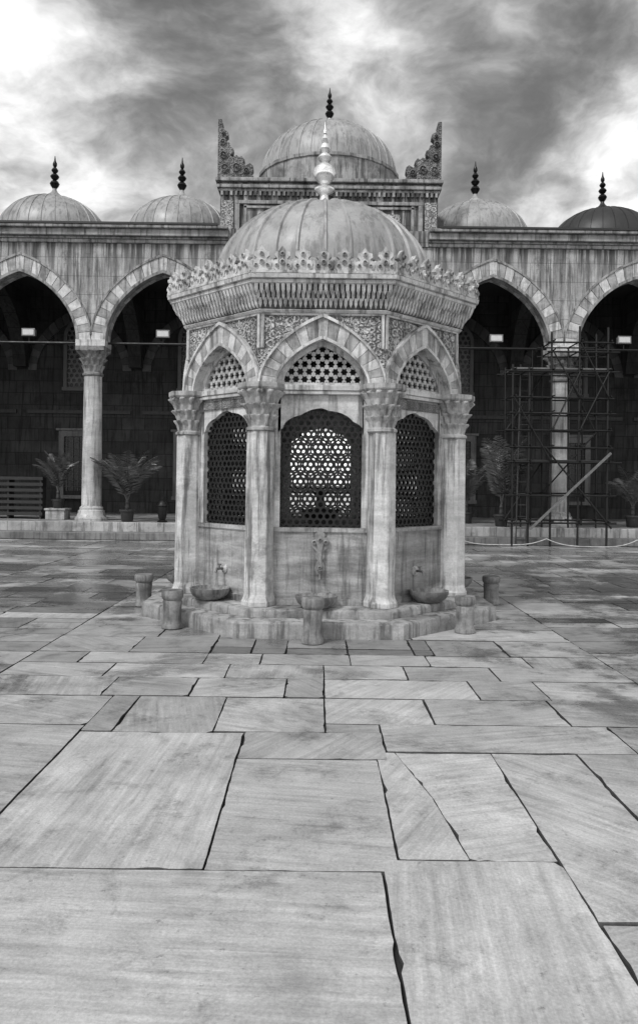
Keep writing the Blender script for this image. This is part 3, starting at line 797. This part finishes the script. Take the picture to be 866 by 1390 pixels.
mb=MB(); mb.box(-.27,.27,-.27,.27,0,.26); mb.box(-.3,.3,-.3,.3,.262,.32); o=obj('stone_block',mb,M_vB,None,loc=(-7.45,21.9,PZ+.002),bevel=.015); o['label']='pale stone pedestal block supporting a potted palm'; o['category']='stone block'
palm((-7.45,21.9,PZ+.325),1.0,.8,11,8,'small potted palm standing on a pale stone block',.17,.25)
palm((4.35,22.6,PZ),1.2,.9,12,11,'potted palm in the shade of the gallery')
palm((8.85,21.6,PZ),1.05,1.0,12,13,'low potted palm near the gallery arch')

e=empty('waste_bin',(-4.32,21.2,PZ),'small black pedestal bin with domed lid on the platform','bin')
mb=MB(); mb.lathe([(.13,0),(.15,.02),(.08,.06),(.11,.12),(.14,.3),(.15,.42),(.13,.44)],18); obj('body',mb,M_iron,e,smooth=35)
mb=MB(); mb.lathe([(.16,.441),(.16,.47),(.10,.56),(.05,.6),(.06,.66),(.02,.7)],18); obj('lid',mb,M_iron,e,smooth=35)

e=empty('slatted_rack',(-8.95,22.2,PZ),'dark wooden slatted shoe rack standing under the arch','rack')
mb=MB()
for x in (-.95,0,.93): mb.box(x,x+.05,-.2,.2,0,1.2)
obj('frame',mb,M_wood,e)
mb=MB()
for i in range(7):
    z=.1+i*.17; mb.box(-1.0,1.03,-.235,-.205,z,z+.09); mb.box(-.9,.93,-.2,.2,z+.02,z+.04)
obj('shelf_slats',mb,simple('rack_slat',.015,.6,0,var=.5),e)

lamp_h=simple('lamp_housing',.15,.5,.3)
def flood(x,lab):
    e=empty('floodlight',(AX+x,AY,5.486),lab,'floodlight','floodlights on the arcade tie rods')
    b=MB(); b.tube((0,0,0),(0,0,.12),.02,8); b.box(-.16,.16,-.02,.02,.12,.14); obj('bracket',b,M_iron,e)
    b=MB(); b.box(-.17,.17,-.06,.10,.15,.33); b.box(-.19,.19,-.09,-.06,.13,.35); obj('housing',b,lamp_h,e,bevel=.01)
    b=MB(); b.box(-.155,.155,-.098,-.091,.165,.315); obj('lens',b,M_pale,e)
for x in (-8.4,-4.62,4.75,8.35): flood(x,'small rectangular floodlight with glass reflection painted pale, clamped on an iron tie rod')

# ------------------------------------------------------------ scaffolding
S=empty('scaffolding',(AX+6.5,AY,0),'steel tube scaffolding tower around an arcade column','scaffolding')
xs=[-1.62,-1.2,-.62,.10,.86]
def pole(name,p,q,r=.026,mat=M_iron):
    b=MB(); b.tube(p,q,r,8); return obj(name,b,mat,S)
for x in xs:
    top=5.5 if x>-1 else 4.7
    pole('pole',(x,-1.55,.0),(x+U(-.03,.03),-1.55,top+U(-.1,.3)),.03); pole('pole',(x+.05,-.62,PZ),(x,-.62,top+U(-.1,.3)))
    if x>-1: pole('pole',(x+.12,.75,PZ),(x+.12,.75,5.6))
for z in (.62,1.35,2.2,2.6,3.05,3.5,3.9,4.6,5.1,5.35):
    x1=1.0+U(-.05,.25); x0=-1.7-U(0,.15) if z<4.7 else -.75
    pole('rail',(x0,-1.58,z+U(-.02,.02)),(x1,-1.58,z+U(-.02,.02)),.024)
    pole('rail',(x0,-.59,z+.03),(x1,-.59,z+.03+U(-.02,.02)),.022)
    for x in xs: 
        if z<4.7 or x>-1: pole('rail',(x+.03,-1.7,z+.05),(x+.03,-.45,z+.05),.02)
pole('brace',(-.62,-1.62,3.05),(.10,-1.62,4.6),.022); pole('brace',(.10,-1.62,3.05),(.86,-1.62,4.6),.022)
pole('brace',(-.8,-1.62,2.6),(.95,-1.64,.5),.024); pole('brace',(-.62,-.66,1.35),(.86,-.66,3.05),.02)
pole('brace',(-1.62,-.66,3.05),(-.62,-.66,4.6),.02); pole('brace',(-1.62,-1.62,3.9),(-.62,-1.62,2.2),.02); pole('brace',(.86,-1.64,3.9),(.10,-1.64,5.35),.02)
pole('brace',(-1.62,-.66,.62),(-.62,-.66,2.2),.02); pole('brace',(.10,-.66,4.6),(.86,-.66,3.05),.02); pole('brace',(-.62,-1.66,5.1),(.10,-1.66,3.9),.02)
b=MB(); b.box(-.03,.03,-.02,.02,0,2.9)
o=obj('plank',b,M_plank,S,loc=(-1.2,-1.72,.45)); o.rotation_euler=(0,math.radians(46),0)
b=MB(); b.box(-1.6,.95,-1.5,-.7,4.66,4.70); obj('deck',b,M_plank,S)
b=MB(); b.box(-1.6,.95,-1.5,-.7,2.25,2.28); obj('deck',b,M_wood,S)
b=MB(); b.tube((-1.45,-1.3,.0),(-1.3,-1.0,4.6),.02); b.tube((-1.18,-1.3,.0),(-1.03,-1.0,4.6),.02)
for i in range(15):
    f=(i+.5)/15; b.tube((-1.45+.15*f,-1.3+.3*f,4.6*f),(-1.18+.15*f,-1.3+.3*f,4.6*f),.012,6)
obj('ladder',b,simple('ladder_metal',.06,.5,.4),S)

b=MB(); pts=[]
for i in range(61):
    f=i/60; x=3.6+7.0*f; s=abs(math.sin(f*math.pi*3))
    pts.append(Vector((x,19.9+.15*math.sin(f*9),.035+.18*(1-s)**2)))
for i in range(60): b.tube(pts[i],pts[i+1],.012,6)
o=obj('barrier_rope',b,M_rope); o['label']='sagging white rope lying along the arcade steps'; o['category']='rope'
